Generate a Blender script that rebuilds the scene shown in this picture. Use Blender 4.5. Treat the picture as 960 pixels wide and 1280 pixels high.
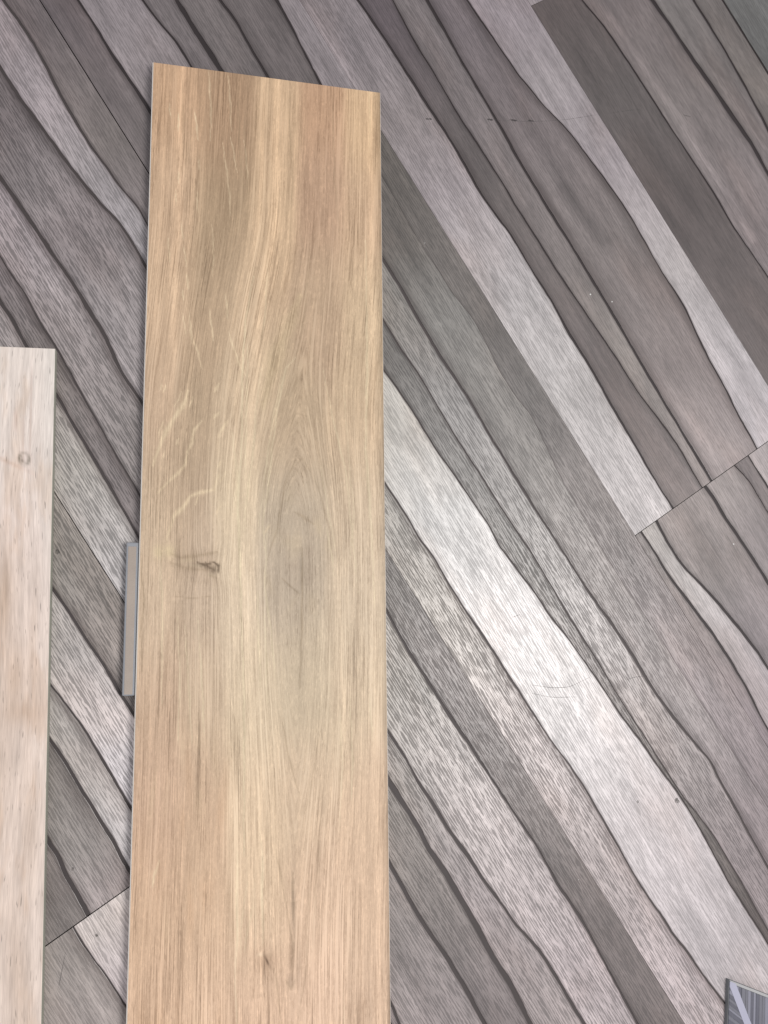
import bpy, bmesh, math, json
import numpy as np
from mathutils import Matrix, Vector

sc = bpy.context.scene
for o in list(bpy.data.objects):
    bpy.data.objects.remove(o)

# ------------------------------------------------------------------ camera
cam_d = bpy.data.cameras.new("camera")
cam = bpy.data.objects.new("camera", cam_d)
sc.collection.objects.link(cam)
R = Matrix(((0.9746403, -0.0186577, -0.2229979),
            (-0.0109644, 0.9913396, -0.1308646),
            (0.2235083, 0.1299909, 0.9659950)))
cam.matrix_world = Matrix.Translation((0.040866, -0.480195, 0.696757)) @ R.to_4x4()
cam_d.sensor_fit = 'VERTICAL'
cam_d.sensor_height = 36
cam_d.sensor_width = 27
cam_d.lens = 29.25
cam_d.clip_start = 0.01
cam_d.clip_end = 50
sc.camera = cam

# ------------------------------------------------------------------ light
wd = bpy.data.worlds.new("World")
sc.world = wd
wd.use_nodes = True
bg = wd.node_tree.nodes["Background"]
bg.inputs[0].default_value = (0.965, 0.965, 1.02, 1)
bg.inputs[1].default_value = 0.47

def area(name, loc, target, size, power, col):
    d = bpy.data.lights.new(name, 'AREA')
    d.shape = 'RECTANGLE'
    d.size, d.size_y = size
    d.energy = power
    d.color = col
    o = bpy.data.objects.new(name, d)
    sc.collection.objects.link(o)
    o.location = loc
    o.rotation_euler = (Vector(target) - Vector(loc)).to_track_quat('-Z', 'Y').to_euler()
    return o
area("window_light", (1.0, -0.57, 1.80), (0.25, -0.50, 0), (0.8, 0.8), 25, (1.0, 0.975, 0.95))

sc.view_settings.view_transform = 'Standard'
sc.view_settings.look = 'None'
sc.view_settings.exposure = 0
sc.view_settings.gamma = 1

# ------------------------------------------------------------------ helpers
rng = np.random.RandomState(7)
ANG = math.radians(-57.5)
CA, SA = math.cos(ANG), math.sin(ANG)

def lin(c):
    c = np.asarray(c, float) / 255.0
    return np.where(c <= 0.04045, c / 12.92, ((c + 0.055) / 1.055) ** 2.4)

def link(o, parent=None):
    sc.collection.objects.link(o)
    if parent is not None:
        o.parent = parent
    return o

def mesh_obj(name, verts, faces, mat, parent=None, loc=(0, 0, 0), rot=0.0, attrs=None, smooth=False):
    me = bpy.data.meshes.new(name)
    me.from_pydata([tuple(v) for v in verts], [], faces)
    me.materials.append(mat)
    if attrs:
        for k, (typ, a) in attrs.items():
            at = me.attributes.new(k, typ, 'POINT')
            a = np.asarray(a, np.float32).ravel()
            at.data.foreach_set({'FLOAT': 'value', 'FLOAT_COLOR': 'color', 'FLOAT_VECTOR': 'vector'}[typ], a)
    if smooth:
        me.polygons.foreach_set('use_smooth', [True] * len(me.polygons))
    me.update()
    o = bpy.data.objects.new(name, me)
    link(o, parent)
    o.location = loc
    o.rotation_euler = (0, 0, rot)
    return o

def box_obj(name, x0, x1, y0, y1, z0, z1, mat, parent=None, bevel=0.0, loc=(0, 0, 0), rot=0.0, seg=2):
    bm = bmesh.new()
    bmesh.ops.create_cube(bm, size=1)
    for v in bm.verts:
        v.co = Vector(((x0 + x1) / 2 + v.co.x * (x1 - x0), (y0 + y1) / 2 + v.co.y * (y1 - y0), (z0 + z1) / 2 + v.co.z * (z1 - z0)))
    if bevel > 0:
        bmesh.ops.bevel(bm, geom=bm.edges[:], offset=bevel, segments=seg, affect='EDGES', profile=0.6)
    me = bpy.data.meshes.new(name)
    bm.to_mesh(me)
    bm.free()
    me.materials.append(mat)
    o = bpy.data.objects.new(name, me)
    link(o, parent)
    o.location = loc
    o.rotation_euler = (0, 0, rot)
    return o

def empty(name, loc=(0, 0, 0), rot=0.0, **props):
    o = bpy.data.objects.new(name, None)
    link(o)
    o.empty_display_size = 0.02
    o.location = loc
    o.rotation_euler = (0, 0, rot)
    for k, v in props.items():
        o[k] = v
    return o

class G:
    """small node-graph helper"""
    def __init__(s, name):
        s.m = bpy.data.materials.new(name)
        s.m.use_nodes = True
        s.t = s.m.node_tree
        s.b = s.t.nodes["Principled BSDF"]
    def n(s, typ, **kw):
        n = s.t.nodes.new(typ)
        for k, v in kw.items():
            setattr(n, k, v)
        return n
    def put(s, sock, v):
        if isinstance(v, bpy.types.NodeSocket):
            s.t.links.new(v, sock)
        elif v is not None:
            sock.default_value = v
    def math(s, op, a, b=None, c=None, clamp=False):
        n = s.n('ShaderNodeMath', operation=op, use_clamp=clamp)
        s.put(n.inputs[0], a)
        if b is not None: s.put(n.inputs[1], b)
        if c is not None: s.put(n.inputs[2], c)
        return n.outputs[0]
    def attr(s, name, out='Fac'):
        n = s.n('ShaderNodeAttribute', attribute_name=name)
        return n.outputs[out]
    def vmul(s, v, sc_, off=(0, 0, 0)):
        n = s.n('ShaderNodeVectorMath', operation='MULTIPLY_ADD')
        s.put(n.inputs[0], v)
        n.inputs[1].default_value = sc_
        n.inputs[2].default_value = off
        return n.outputs[0]
    def noise(s, v, scale=1.0, detail=2.0, rough=0.5, dist=0.0):
        n = s.n('ShaderNodeTexNoise')
        s.put(n.inputs['Vector'], v)
        n.inputs['Scale'].default_value = scale
        n.inputs['Detail'].default_value = detail
        n.inputs['Roughness'].default_value = rough
        n.inputs['Distortion'].default_value = dist
        return n.outputs[0]
    def rng(s, v, a, b, c=0.0, d=1.0, smooth=True):
        n = s.n('ShaderNodeMapRange', interpolation_type='SMOOTHSTEP' if smooth else 'LINEAR')
        s.put(n.inputs[0], v)
        for i, q in enumerate((a, b, c, d)):
            s.put(n.inputs[i + 1], q)
        return n.outputs[0]
    def mix(s, f, a, b, blend='MIX'):
        n = s.n('ShaderNodeMix', data_type='RGBA', blend_type=blend)
        s.put(n.inputs[0], f)
        s.put(n.inputs[6], a)
        s.put(n.inputs[7], b)
        return n.outputs[2]
    def scale(s, col, f):
        n = s.n('ShaderNodeVectorMath', operation='SCALE')
        s.put(n.inputs[0], col)
        s.put(n.inputs['Scale'], f)
        return n.outputs[0]
    def bump(s, h, strength, dist):
        n = s.n('ShaderNodeBump')
        n.inputs['Strength'].default_value = strength
        n.inputs['Distance'].default_value = dist
        s.put(n.inputs['Height'], h)
        s.put(s.b.inputs['Normal'], n.outputs[0])
    def set(s, name, v):
        s.put(s.b.inputs[name], v)

def plain(name, rgb, rough=0.6, grain=0.08, gscale=900.0, spec=0.5):
    g = G(name)
    tc = g.n('ShaderNodeTexCoord').outputs['Object']
    n1 = g.noise(tc, gscale, 3, 0.6)
    n2 = g.noise(tc, gscale * 0.06, 2)
    f = g.math('ADD', g.math('MULTIPLY_ADD', n1, grain * 2, 1 - grain), g.math('MULTIPLY_ADD', n2, grain * 2, -grain))
    g.set('Base Color', g.scale(tuple(rgb) if False else g_rgb(g, rgb), f))
    g.set('Roughness', rough)
    g.set('Specular IOR Level', spec)
    g.bump(n1, 0.25, 0.0002)
    return g.m

def g_rgb(g, rgb):
    n = g.n('ShaderNodeRGB')
    n.outputs[0].default_value = (*[float(x) for x in rgb], 1)
    return n.outputs[0]

# ------------------------------------------------------------------ floor print material
def floor_material():
    g = G("grey_wood_print")
    P = g.attr('grain', 'Vector')
    tone = g.attr('tone', 'Color')
    edge = g.attr('edge')
    rel = g.attr('relief')
    # turn the dashes a little against the strips
    rot = g.n('ShaderNodeVectorRotate', rotation_type='Z_AXIS')
    g.put(rot.inputs['Vector'], P)
    rot.inputs['Angle'].default_value = math.radians(1.0)
    Q = rot.outputs[0]
    wob = g.noise(g.vmul(Q, (12, 60, 1)), 1, 1)
    Qw = g.n('ShaderNodeVectorMath', operation='ADD')
    g.put(Qw.inputs[0], Q)
    cmb = g.n('ShaderNodeCombineXYZ')
    g.put(cmb.inputs[1], g.math('MULTIPLY_ADD', wob, 0.002, -0.001))
    g.put(Qw.inputs[1], cmb.outputs[0])
    Qw = Qw.outputs[0]
    sep = g.n('ShaderNodeSeparateXYZ'); g.put(sep.inputs[0], Qw)
    qs, qn = sep.outputs[0], sep.outputs[1]
    patch = g.noise(g.vmul(Qw, (34, 110, 1), (3, 7, 1)), 1, 2, 0.55)
    warp = g.noise(g.vmul(Qw, (14, 170, 1), (9, 1, 1)), 1, 0)
    jit = g.noise(g.vmul(Qw, (260, 260, 1), (4, 4, 1)), 1, 1)
    def lines(freq, along, w):
        ph = g.math('MULTIPLY_ADD', qn, freq, g.math('MULTIPLY_ADD', warp, 1.6, g.math('MULTIPLY', jit, 0.5)))
        idn = g.math('FLOOR', ph)
        tri = g.math('ABSOLUTE', g.math('SUBTRACT', g.math('SUBTRACT', ph, idn), 0.5))
        c_ = g.n('ShaderNodeCombineXYZ')
        g.put(c_.inputs[0], g.math('MULTIPLY_ADD', qs, along, g.math('MULTIPLY', idn, 17.37)))
        g.put(c_.inputs[1], g.math('MULTIPLY', idn, 5.13))
        gate = g.math('MULTIPLY_ADD', g.noise(c_.outputs[0], 1, 1.2, 0.6), 2.6, -0.80)
        d = g.math('SUBTRACT', g.math('ADD', gate, g.math('MULTIPLY_ADD', patch, 0.40, -0.20)), g.math('MULTIPLY', tri, w))
        return d
    da = lines(470.0, 80.0, 2.0)
    db = lines(800.0, 130.0, 1.8)
    mask = g.math('MAXIMUM', g.rng(da, 0.08, 0.16), g.math('MULTIPLY', g.rng(db, 0.24, 0.34), 0.5))
    fine = g.noise(g.vmul(Q, (90, 1500, 1), (1, 2, 5)), 1, 2, 0.6)
    cloud = g.noise(g.vmul(Q, (11, 48, 1), (11, 3, 2)), 1, 3, 0.6)
    streak = g.noise(g.vmul(Q, (9, 260, 1), (5, 9, 4)), 1, 2, 0.55)
    mott = g.noise(g.vmul(Q, (260, 420, 1)), 1, 2, 0.5)
    # value multiplier
    v = g.math('MULTIPLY_ADD', g.math('SUBTRACT', cloud, 0.5), 1.0, 1.0)
    v = g.math('MULTIPLY', v, g.math('MULTIPLY_ADD', g.math('SUBTRACT', streak, 0.5), 0.6, 1.0))
    v = g.math('MULTIPLY', v, g.math('MULTIPLY_ADD', g.math('SUBTRACT', fine, 0.5), 0.42, 1.0))
    v = g.math('MULTIPLY', v, g.math('MULTIPLY_ADD', g.math('SUBTRACT', mott, 0.5), 0.22, 1.0))
    amt = g.math('MULTIPLY', g.math('MULTIPLY', mask, rel), -0.62)
    v = g.math('MULTIPLY', v, g.math('ADD', amt, g.math('MULTIPLY_ADD', rel, 0.235, 1.0)))
    col = g.scale(tone, v)
    # warm brown drift in places
    dr = g.noise(g.vmul(P, (7, 16, 1), (2, 2, 2)), 1, 2)
    col = g.mix(g.rng(dr, 0.5, 0.72, 0, 0.5), col, g.mix(1.0, col, (1.06, 0.985, 0.94, 1), 'MULTIPLY'))
    col = g.mix(g.rng(dr, 0.5, 0.3, 0, 0.5), col, g.mix(1.0, col, (0.985, 0.997, 1.0, 1), 'MULTIPLY'))
    e2 = g.math('MULTIPLY', edge, g.math('MULTIPLY_ADD', g.math('SUBTRACT', fine, 0.5), 0.9, 1.0), clamp=True)
    dark = g.mix(1.0, tone, (0.27, 0.23, 0.225, 1), 'MULTIPLY')
    col = g.mix(e2, col, dark)
    g.set('Base Color', col)
    r = g.math('MULTIPLY_ADD', g.math('MULTIPLY', mask, rel), 0.27, 0.34)
    g.set('Roughness', r)
    g.set('Specular IOR Level', 0.65)
    h = g.math('SUBTRACT', g.math('MULTIPLY', mott, 0.25), g.math('MULTIPLY', mask, rel))
    g.bump(h, 0.35, 0.00025)
    return g.m

M_floor = floor_material()
M_groove = plain("dark_groove_print", (0.062, 0.050, 0.048), 0.6, 0.15)
M_groove_dark = plain("black_brown_groove_print", (0.028, 0.020, 0.020), 0.6, 0.15)
M_grout = plain("black_joint", (0.012, 0.011, 0.011), 0.9)

FT = json.loads('''{"ridge":[[441.6,124.8],[460.8,101.4],[485.4,61.1],[510.2,25.2],[534.8,-15.2],[568.4,-58.9],[588.4,-99.9]],"dash":[[[245.9,-13.2],[252.2,-12.7]],[[307.1,-5.4],[312.8,-5.5]],[[329.9,-2.8],[337.3,-3.1]],[[348.9,-1.1],[354.7,-1.2]]],"scratch":[[[312.8,-5.5],[348.8,-2.3],[374.0,1.8],[392.7,6.0]],[[389.3,5.1],[408.2,10.6],[422.1,14.6]],[[434.4,17.5],[456.6,24.0],[470.0,26.7]],[[332.7,-536.4],[352.2,-539.7],[369.0,-539.5],[389.5,-531.0]],[[330.9,-543.3],[351.9,-548.0],[376.3,-548.1]],[[424.7,-534.7],[433.6,-532.1],[443.2,-532.3]],[[316.7,-477.7],[324.3,-475.0]],[[-46.3,-722.3],[-49.0,-738.8],[-50.4,-747.1]]],"curl":[[[518.5,27.6],[523.0,26.9],[527.6,26.6]]],"speck":[[406.4,-172.2],[428.7,-177.7],[543.9,-410.2]],"spot":[[429.9,-640.9],[468.6,-642.4],[-43.3,-663.1],[-24.4,-712.3],[-63.3,-422.7]],"soft":[[[[441.6,124.8],[460.8,101.4],[485.4,61.1],[510.2,25.2],[534.8,-15.2],[568.4,-58.9],[588.4,-99.9]],3.35,0.42],[[[383.7,-66.7],[403.6,-89.2],[423.4,-115.8]],7.37,-0.28],[[[348.9,-0.7],[372.2,-43.3],[395.8,-77.7],[417.8,-109.8]],4.0200000000000005,-0.1],[[[502.7,-399.2],[519.3,-429.4],[542.0,-470.9],[568.6,-516.1]],7.37,-0.2],[[[541.1,-425.5],[567.9,-471.1]],5.36,0.12],[[[382.8,-277.0],[417.3,-321.4],[468.1,-373.2]],6.03,-0.1],[[[295.8,-151.6],[371.4,-262.3],[438.7,-381.3]],5.36,0.06],[[[-59.2,-151.8],[-42.3,-181.9]],9.38,-0.2],[[[-81.8,-133.1],[-68.4,-156.3]],8.040000000000001,0.12],[[[-113.8,-108.5],[-94.3,-130.9]],9.38,-0.14],[[[471.4,-248.9],[510.9,-302.3],[547.4,-340.3]],6.03,0.12],[[[445.5,-258.3],[484.1,-319.0],[516.3,-349.0]],4.69,-0.18],[[[458.2,-470.3],[487.8,-521.8],[528.4,-595.3]],6.03,0.14],[[[436.2,-426.1],[481.0,-499.8],[511.2,-544.2]],4.69,-0.12],[[[260.9,-327.1],[289.9,-369.7],[318.6,-419.6]],8.040000000000001,0.14],[[[241.8,-550.0],[269.1,-604.2],[310.5,-665.7]],4.0200000000000005,0.16],[[[228.3,-516.2],[245.4,-550.1]],6.7,-0.14],[[[135.0,80.4],[161.0,37.8],[174.4,11.8]],4.69,0.22],[[[-63.0,48.6],[-35.6,15.3],[-14.8,-15.5]],4.69,0.2],[[[149.9,92.7],[183.7,49.4],[206.2,12.4]],4.0200000000000005,-0.1],[[[304.6,-383.9],[362.7,-469.6],[428.3,-570.1]],6.7,-0.08],[[[333.1,-441.0],[362.1,-483.8]],6.03,0.1],[[[357.3,-412.1],[394.0,-469.8]],9.38,0.1],[[[208.0,-721.4],[224.2,-759.9],[250.5,-804.7]],6.7,-0.12],[[[251.8,-743.9],[278.3,-789.9]],5.36,-0.16],[[[233.3,-628.4],[260.3,-675.2]],4.0200000000000005,0.12],[[[-56.5,-555.5],[-40.7,-589.2],[-22.2,-620.0]],4.69,0.14],[[[-58.8,-570.5],[-46.5,-591.9]],3.35,-0.2],[[[-42.0,-636.4],[-26.6,-663.8]],5.36,0.1],[[[-60.9,-664.1],[-45.8,-688.2]],8.040000000000001,-0.12],[[[222.1,55.4],[267.7,-19.6],[298.0,-72.3]],3.35,0.12],[[[313.3,-94.6],[359.3,-161.8],[405.0,-237.1]],4.0200000000000005,0.08],[[[377.4,88.2],[401.0,40.2]],9.38,0.06],[[[489.0,-440.8],[512.2,-470.7],[539.7,-500.7]],4.0200000000000005,0.12],[[[520.1,-595.0],[542.1,-635.2]],8.040000000000001,-0.12],[[[335.5,90.1],[366.9,35.4]],6.7,-0.06],[[[511.6,47.3],[555.7,-43.1]],6.7,0.06],[[[204.9,-98.4],[234.2,-157.1]],10.72,-0.1],[[[263.7,-200.5],[322.7,-295.1],[367.0,-367.9]],6.03,0.1],[[[398.6,-691.6],[426.6,-740.2],[455.1,-782.4]],6.7,0.08],[[[268.4,-630.4],[309.6,-691.6],[350.9,-753.0]],6.03,0.08]]}''')
FL = json.loads('''{"B":{"e7":{"p":[[443,-358.1],[460,-357.1],[490,-358.5],[513,-358.4],[535,-358.7],[553,-360.4],[562,-360.5]],"c":3,"l":16,"r":0},"e8":{"p":[[506,-396.9],[526,-396.8],[532,-398.8],[549,-399.4],[571,-400.8]],"c":5,"l":4,"r":4},"e6":{"p":[[406,-337.0],[427,-335.3],[450,-333.4],[470,-334.0],[492,-334.5],[516,-335.6]],"c":3,"l":9,"r":0},"e5":{"p":[[346,-298.1],[367,-297.0],[392,-297.6],[416,-296.2],[444,-297.5],[465,-297.4]],"c":3,"l":0,"r":9},"e10":{"p":[[572,-413.8],[592,-414.1],[613,-413.1],[645,-412.4]],"c":2.5,"l":9,"r":0},"e3":{"p":[[123,-214.8],[144,-214.9],[164,-216.5],[212,-216.8],[235,-218.1],[257,-218.4],[282,-219.6],[306,-220.1],[341,-222.1]],"c":3.5,"l":7,"r":3},"e2":{"p":[[91,-195.9],[106,-196.4],[126,-194.9],[154,-197.3],[176,-197.1],[204,-198.6]],"c":2,"l":9,"r":0},"b0":{"p":[[32,-162.2],[55,-160.8],[80,-160.2],[109,-159.4],[137,-157.9],[165,-159.1],[186,-158.3],[218,-163.7],[237,-162.7],[252,-162.2]],"c":4,"l":8,"r":3},"b1":{"p":[[-53,-113.7],[-22,-113.2],[3,-111.2],[27,-109.6],[47,-108.1],[73,-105.3],[91,-101.9],[104,-98.4],[118,-97.6],[135,-97.8],[154,-99.4]],"c":3.5,"l":9,"r":0},"b2":{"p":[[-105,-80.5],[-87,-79.0],[-61,-78.1],[-44,-79.6],[-18,-81.8],[11,-83.6],[37,-83.8],[56,-82.6],[84,-80.5],[101,-77.6],[121,-78.6]],"c":2.5,"l":3,"r":3},"b4":{"p":[[-82,-25.0],[-61,-23.9],[-33,-24.9],[-7,-24.3],[15,-23.1],[33,-22.9]],"c":3.5,"l":5,"r":0},"b5":{"p":[[-61,25.2],[-39,26.9],[-15,31.1],[8,30.6]],"c":3,"l":0,"r":4},"b6":{"p":[[-50,52.6],[-27,52.0],[-4,52.3],[24,52.6]],"c":6,"l":3,"r":3},"b7":{"p":[[-35,87.8],[-15,89.9],[14,88.6],[45,87.4]],"c":3.5,"l":3,"r":6},"b8":{"p":[[-15,135.4],[10,133.9],[39,130.8],[71,127.8]],"c":3.5,"l":5,"r":0},"b9":{"p":[[15,206.0],[51,208.1],[85,209.2],[120,209.2],[154,210.3],[189,210.3],[224,207.6],[254,209.3],[280,211.8],[316,210.6],[351,211.1],[388,208.3],[419,209.0],[452,207.0],[495,205.4],[542,203.4],[574,203.4]],"c":3,"l":0,"r":10},"b10":{"p":[[28,237.8],[64,234.0],[104,233.6],[157,231.8],[191,232.9],[236,233.5],[249,232.4],[287,233.0],[331,232.8],[379,235.3],[403,236.6],[432,237.8],[462,237.6],[475,238.5],[509,242.3],[535,243.9],[563,241.9],[576,242.0]],"c":1.8,"l":3,"r":3},"b11":{"p":[[42,269.6],[75,267.8],[110,265.9],[143,265.2],[181,264.0],[217,261.9],[252,261.1],[291,260.9],[327,260.9],[358,260.3],[396,259.3],[419,258.4],[455,257.2],[487,256.1],[525,255.4],[554,254.7],[577,254.5]],"c":4,"l":2,"r":12},"b12":{"p":[[57,307.4],[97,308.9],[113,310.1],[147,312.0],[180,317.0],[208,324.8],[229,327.8],[259,330.7],[269,331.9],[299,334.4],[326,335.1],[332,334.0],[380,331.6],[420,332.5],[453,327.3],[479,324.4],[512,322.1],[538,319.2],[578,316.5]],"c":2.2,"l":12,"r":0},"b14":{"p":[[105,420.8],[137,427.2],[170,428.7],[204,429.7],[237,430.3],[278,431.4],[314,432.5],[340,433.6],[377,431.6],[413,434.0],[441,435.3]],"c":2.4,"l":0,"r":0},"b15":{"p":[[136,494.9],[169,497.9],[207,499.1],[242,501.9],[282,503.7],[315,505.9],[351,503.6]],"c":6,"l":4,"r":3},"b16":{"p":[[155,540.3],[184,540.3],[217,540.5],[253,538.4],[288,536.0],[312,533.3]],"c":3.5,"l":2,"r":4},"b17":{"p":[[173,581.6],[217,579.3],[249,580.8]],"c":0.8,"l":0,"r":3},"b18":{"p":[[189,619.2],[200,617.9]],"c":3,"l":2,"r":2},"f1":{"p":[[177,130.6],[236,128.0],[298,128.5],[332,132.5],[378,127.0],[404,126.4],[432,130.6],[493,122.0],[581,118.4],[674,120.8],[770,122.0],[853,122.2]],"c":0.5,"l":0,"r":2},"c1":{"p":[[239,88.0],[273,88.1],[307,86.1],[338,85.0],[355,85.3],[392,86.7],[432,84.6],[475,84.3],[508,84.0],[541,85.0],[583,85.0],[621,87.3],[663,89.2],[699,87.9],[728,89.9],[757,93.6],[784,98.3],[805,96.1],[833,94.5],[861,92.6],[895,90.4]],"c":3.2,"l":0,"r":9},"c2":{"p":[[287,57.1],[316,56.5],[339,57.8],[353,57.8],[388,56.9],[417,56.2],[450,57.0],[501,57.2],[536,58.6],[572,57.7],[604,56.7],[635,57.0],[654,56.7],[687,55.7],[706,55.7],[728,56.7],[748,56.4],[768,57.0],[791,56.6],[817,60.5],[841,62.3],[884,61.0],[935,58.0]],"c":1.6,"l":4,"r":2},"c3":{"p":[[328,31.7],[345,33.9],[380,34.5],[412,33.9],[432,35.5],[464,36.6],[495,38.4],[514,36.2],[541,38.4],[567,41.3],[590,40.9],[623,45.2],[654,46.9],[687,47.9],[700,48.0],[727,50.9],[757,52.2],[784,54.9],[819,55.1],[848,52.9],[878,50.6],[947,51.1]],"c":1.8,"l":0,"r":5},"c4":{"p":[[412,-22.9],[430,-21.9],[458,-21.9],[465,-23.1],[492,-21.0],[515,-22.2],[537,-22.6],[561,-21.5],[587,-20.6],[611,-20.4],[641,-20.1],[653,-20.2],[680,-19.5],[708,-17.5],[734,-16.6],[763,-17.8],[791,-18.9],[816,-20.5],[842,-20.8],[864,-19.1],[881,-19.5],[904,-16.9],[931,-16.0],[961,-12.7]],"c":2.2,"l":9,"r":0},"c6":{"p":[[506,-82.0],[527,-83.5],[552,-84.6],[581,-84.0],[613,-84.0],[641,-82.9],[673,-82.6],[704,-82.0],[746,-80.6],[782,-82.9],[814,-81.5],[841,-83.0],[869,-85.5],[899,-87.3],[919,-89.1]],"c":3,"l":2,"r":5},"c7":{"p":[[591,-135.8],[618,-134.8],[640,-137.2],[662,-136.1],[681,-137.1],[705,-135.2],[740,-134.2],[771,-131.8],[781,-132.2],[817,-126.3],[846,-126.2],[867,-127.3],[889,-127.4]],"c":3.6,"l":2,"r":2},"c8":{"p":[[625,-157.4],[644,-157.1],[670,-157.0],[689,-159.5],[710,-158.1],[743,-159.0],[771,-160.3],[796,-162.6],[820,-161.3],[858,-165.7]],"c":6,"l":3,"r":2},"c9":{"p":[[681,-192.5],[709,-194.6],[738,-195.4],[769,-193.9],[796,-194.4],[833,-197.0]],"c":4,"l":2,"r":2},"c10":{"p":[[771,-250.1],[787,-253.7]],"c":3,"l":2,"r":2},"d1":{"p":[[577,162.0],[599,162.9],[621,161.9],[642,163.6],[668,166.7],[694,168.9],[727,169.7],[752,168.9],[774,166.6],[796,164.7]],"c":3,"l":4,"r":0},"d2":{"p":[[577,181.4],[602,179.4],[628,180.4],[652,186.2],[677,191.5],[708,195.8],[732,198.4],[752,199.1]],"c":3,"l":0,"r":6},"d3":{"p":[[578,245.3],[596,246.9],[607,245.7],[635,247.0],[660,247.8],[688,247.9]],"c":4,"l":3,"r":3},"d4":{"p":[[578,285.2],[597,290.0],[617,289.5],[634,288.8]],"c":1.5,"l":6,"r":3},"d5":{"p":[[578,304.4],[595,303.7],[614,304.1]],"c":2.6,"l":2,"r":2}},"T":[{"n0":-466.5,"n1":-258.4,"s0":-408,"s1":572,"b":["e8","e7","e6","e5"],"S":[[0.5,[[547,128,121,118],[558,132,126,123]]],[0.7,[[479,142,137,133],[529,152,147,144],[565,160,152,151]]],[0.8,[[438,176,172,168],[492,190,187,185],[540,202,199,200]]],[1,[[384,170,166,163],[454,192,188,188],[496,198,195,198]]],[1,[[330,140,136,131],[426,148,143,140]]]]},{"n0":-466.5,"n1":-258.4,"s0":572,"s1":1552,"b":["e10"],"S":[[0.5,[[595,152,146,142],[640,165,158,155]]],[0.6,[[586,196,190,187],[623,192,186,188]]]]},{"n0":-258.4,"n1":-53.5,"s0":-549,"s1":431,"b":["e3","e2","b0","b1","b2"],"S":[[1,[[149,150,144,144],[273,165,162,157],[364,172,170,170]]],[1,[[105,122,115,116],[210,128,122,120],[312,128,122,122]]],[1,[[61,150,143,146],[172,146,140,140],[263,140,135,134]]],[0.9,[[0,120,113,114],[41,132,126,127],[98,138,131,132],[181,160,155,156]]],[0.7,[[-78,142,136,140],[-11,158,151,154],[46,160,155,157],[127,160,157,160]]],[0.5,[[-72,108,101,102],[42,120,114,112],[92,124,118,118]]]]},{"n0":-258.4,"n1":-53.5,"s0":431,"s1":1411,"b":["c10","c9","c8","c7","c6"],"S":[[0.7,[[782,138,130,130]]],[0.8,[[720,142,136,134],[799,166,158,158]]],[0.8,[[652,138,132,127],[806,132,125,125]]],[0.9,[[633,150,145,141],[748,170,162,163],[856,166,158,158]]],[1,[[567,152,149,144],[684,178,172,171],[843,176,168,170]]],[0.75,[[497,122,117,113],[585,136,129,127],[690,132,124,122],[896,130,122,121]]]]},{"n0":-53.5,"n1":154.9,"s0":-880,"s1":100,"b":["b4","b5","b6","b7","b8"],"S":[[0.4,[[-74,98,91,93],[37,112,106,106]]],[0.5,[[-64,132,126,129],[4,136,130,132]]],[0.35,[[-44,114,108,109],[5,112,106,107]]],[0.35,[[-36,114,108,108],[19,108,103,103]]],[0.3,[[-11,104,98,98],[37,104,98,98]]],[0.35,[[1,134,128,131],[58,140,134,137]]]]},{"n0":-53.5,"n1":154.9,"s0":100,"s1":1080,"b":["c4","c3","c2","c1","f1"],"S":[[1,[[443,150,148,143],[534,172,168,162],[671,176,169,168],[808,174,166,166],[914,184,175,177]]],[0.55,[[376,182,181,176],[464,200,201,200],[570,216,215,215],[637,217,216,216],[777,204,199,201],[917,190,185,188]]],[0.9,[[314,120,118,115],[422,142,141,139],[531,142,140,137],[660,150,144,142],[759,138,131,128],[821,120,113,110],[921,114,106,104]]],[0.9,[[292,142,140,136],[386,162,161,160],[511,166,164,162],[631,176,172,171],[724,168,161,160],[872,150,141,143]]],[0.7,[[222,106,102,98],[317,132,131,128],[473,138,135,132],[605,148,142,140],[726,156,149,149],[854,146,137,140]]],[0.7,[[177,98,94,90],[279,116,112,109],[414,114,111,109],[536,132,126,124],[692,144,136,137],[815,142,133,136]]]]},{"n0":154.9,"n1":366.0,"s0":-403,"s1":577,"b":["b9","b10","b11","b12"],"S":[[0.6,[[54,128,122,125],[134,132,126,127],[210,152,146,149],[340,172,170,171],[433,180,178,178],[541,186,183,184]]],[0.3,[[42,96,88,92],[154,98,92,92],[269,110,104,103],[445,112,105,104],[559,126,118,117]]],[0.35,[[58,116,110,111],[174,122,116,117],[317,128,122,121],[427,146,141,138],[568,152,144,142]]],[0.3,[[81,112,105,108],[198,120,113,114],[326,124,118,117],[469,138,130,129],[571,154,146,146]]],[0.3,[[91,146,139,144],[160,150,145,148],[266,160,154,158],[383,180,176,177],[535,188,184,188]]]]},{"n0":154.9,"n1":366.0,"s0":577,"s1":1557,"b":["d1","d2","d3","d4","d5"],"S":[[0.5,[[613,134,127,125],[721,140,131,132],[788,136,126,130]]],[0.5,[[582,164,160,157],[637,176,172,171],[697,178,173,175],[759,168,162,166]]],[0.35,[[591,148,140,138],[650,136,129,128],[718,144,136,139]]],[0.3,[[593,150,143,142],[660,136,129,130]]],[0.3,[[587,124,116,116],[618,128,120,120]]],[0.3,[[594,172,166,167]]]]},{"n0":366.0,"n1":574.0,"s0":89,"s1":1069,"b":["b14","b15","b16","b17","b18"],"S":[[0.25,[[103,96,88,87],[203,100,95,94],[336,98,91,90],[468,112,105,104]]],[0.3,[[131,114,107,107],[237,122,116,115],[391,128,121,122]]],[0.3,[[153,118,114,113],[231,114,109,108],[320,120,114,114]]],[0.3,[[175,112,107,105],[269,118,113,110]]],[0.25,[[196,96,89,92],[227,98,92,90]]],[0.3,[[191,120,124,120]]]]},{"n0":366.0,"n1":574.0,"s0":-891,"s1":89,"b":[],"S":[[0.3,[[84,150,143,146]]]]}]}''')
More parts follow.
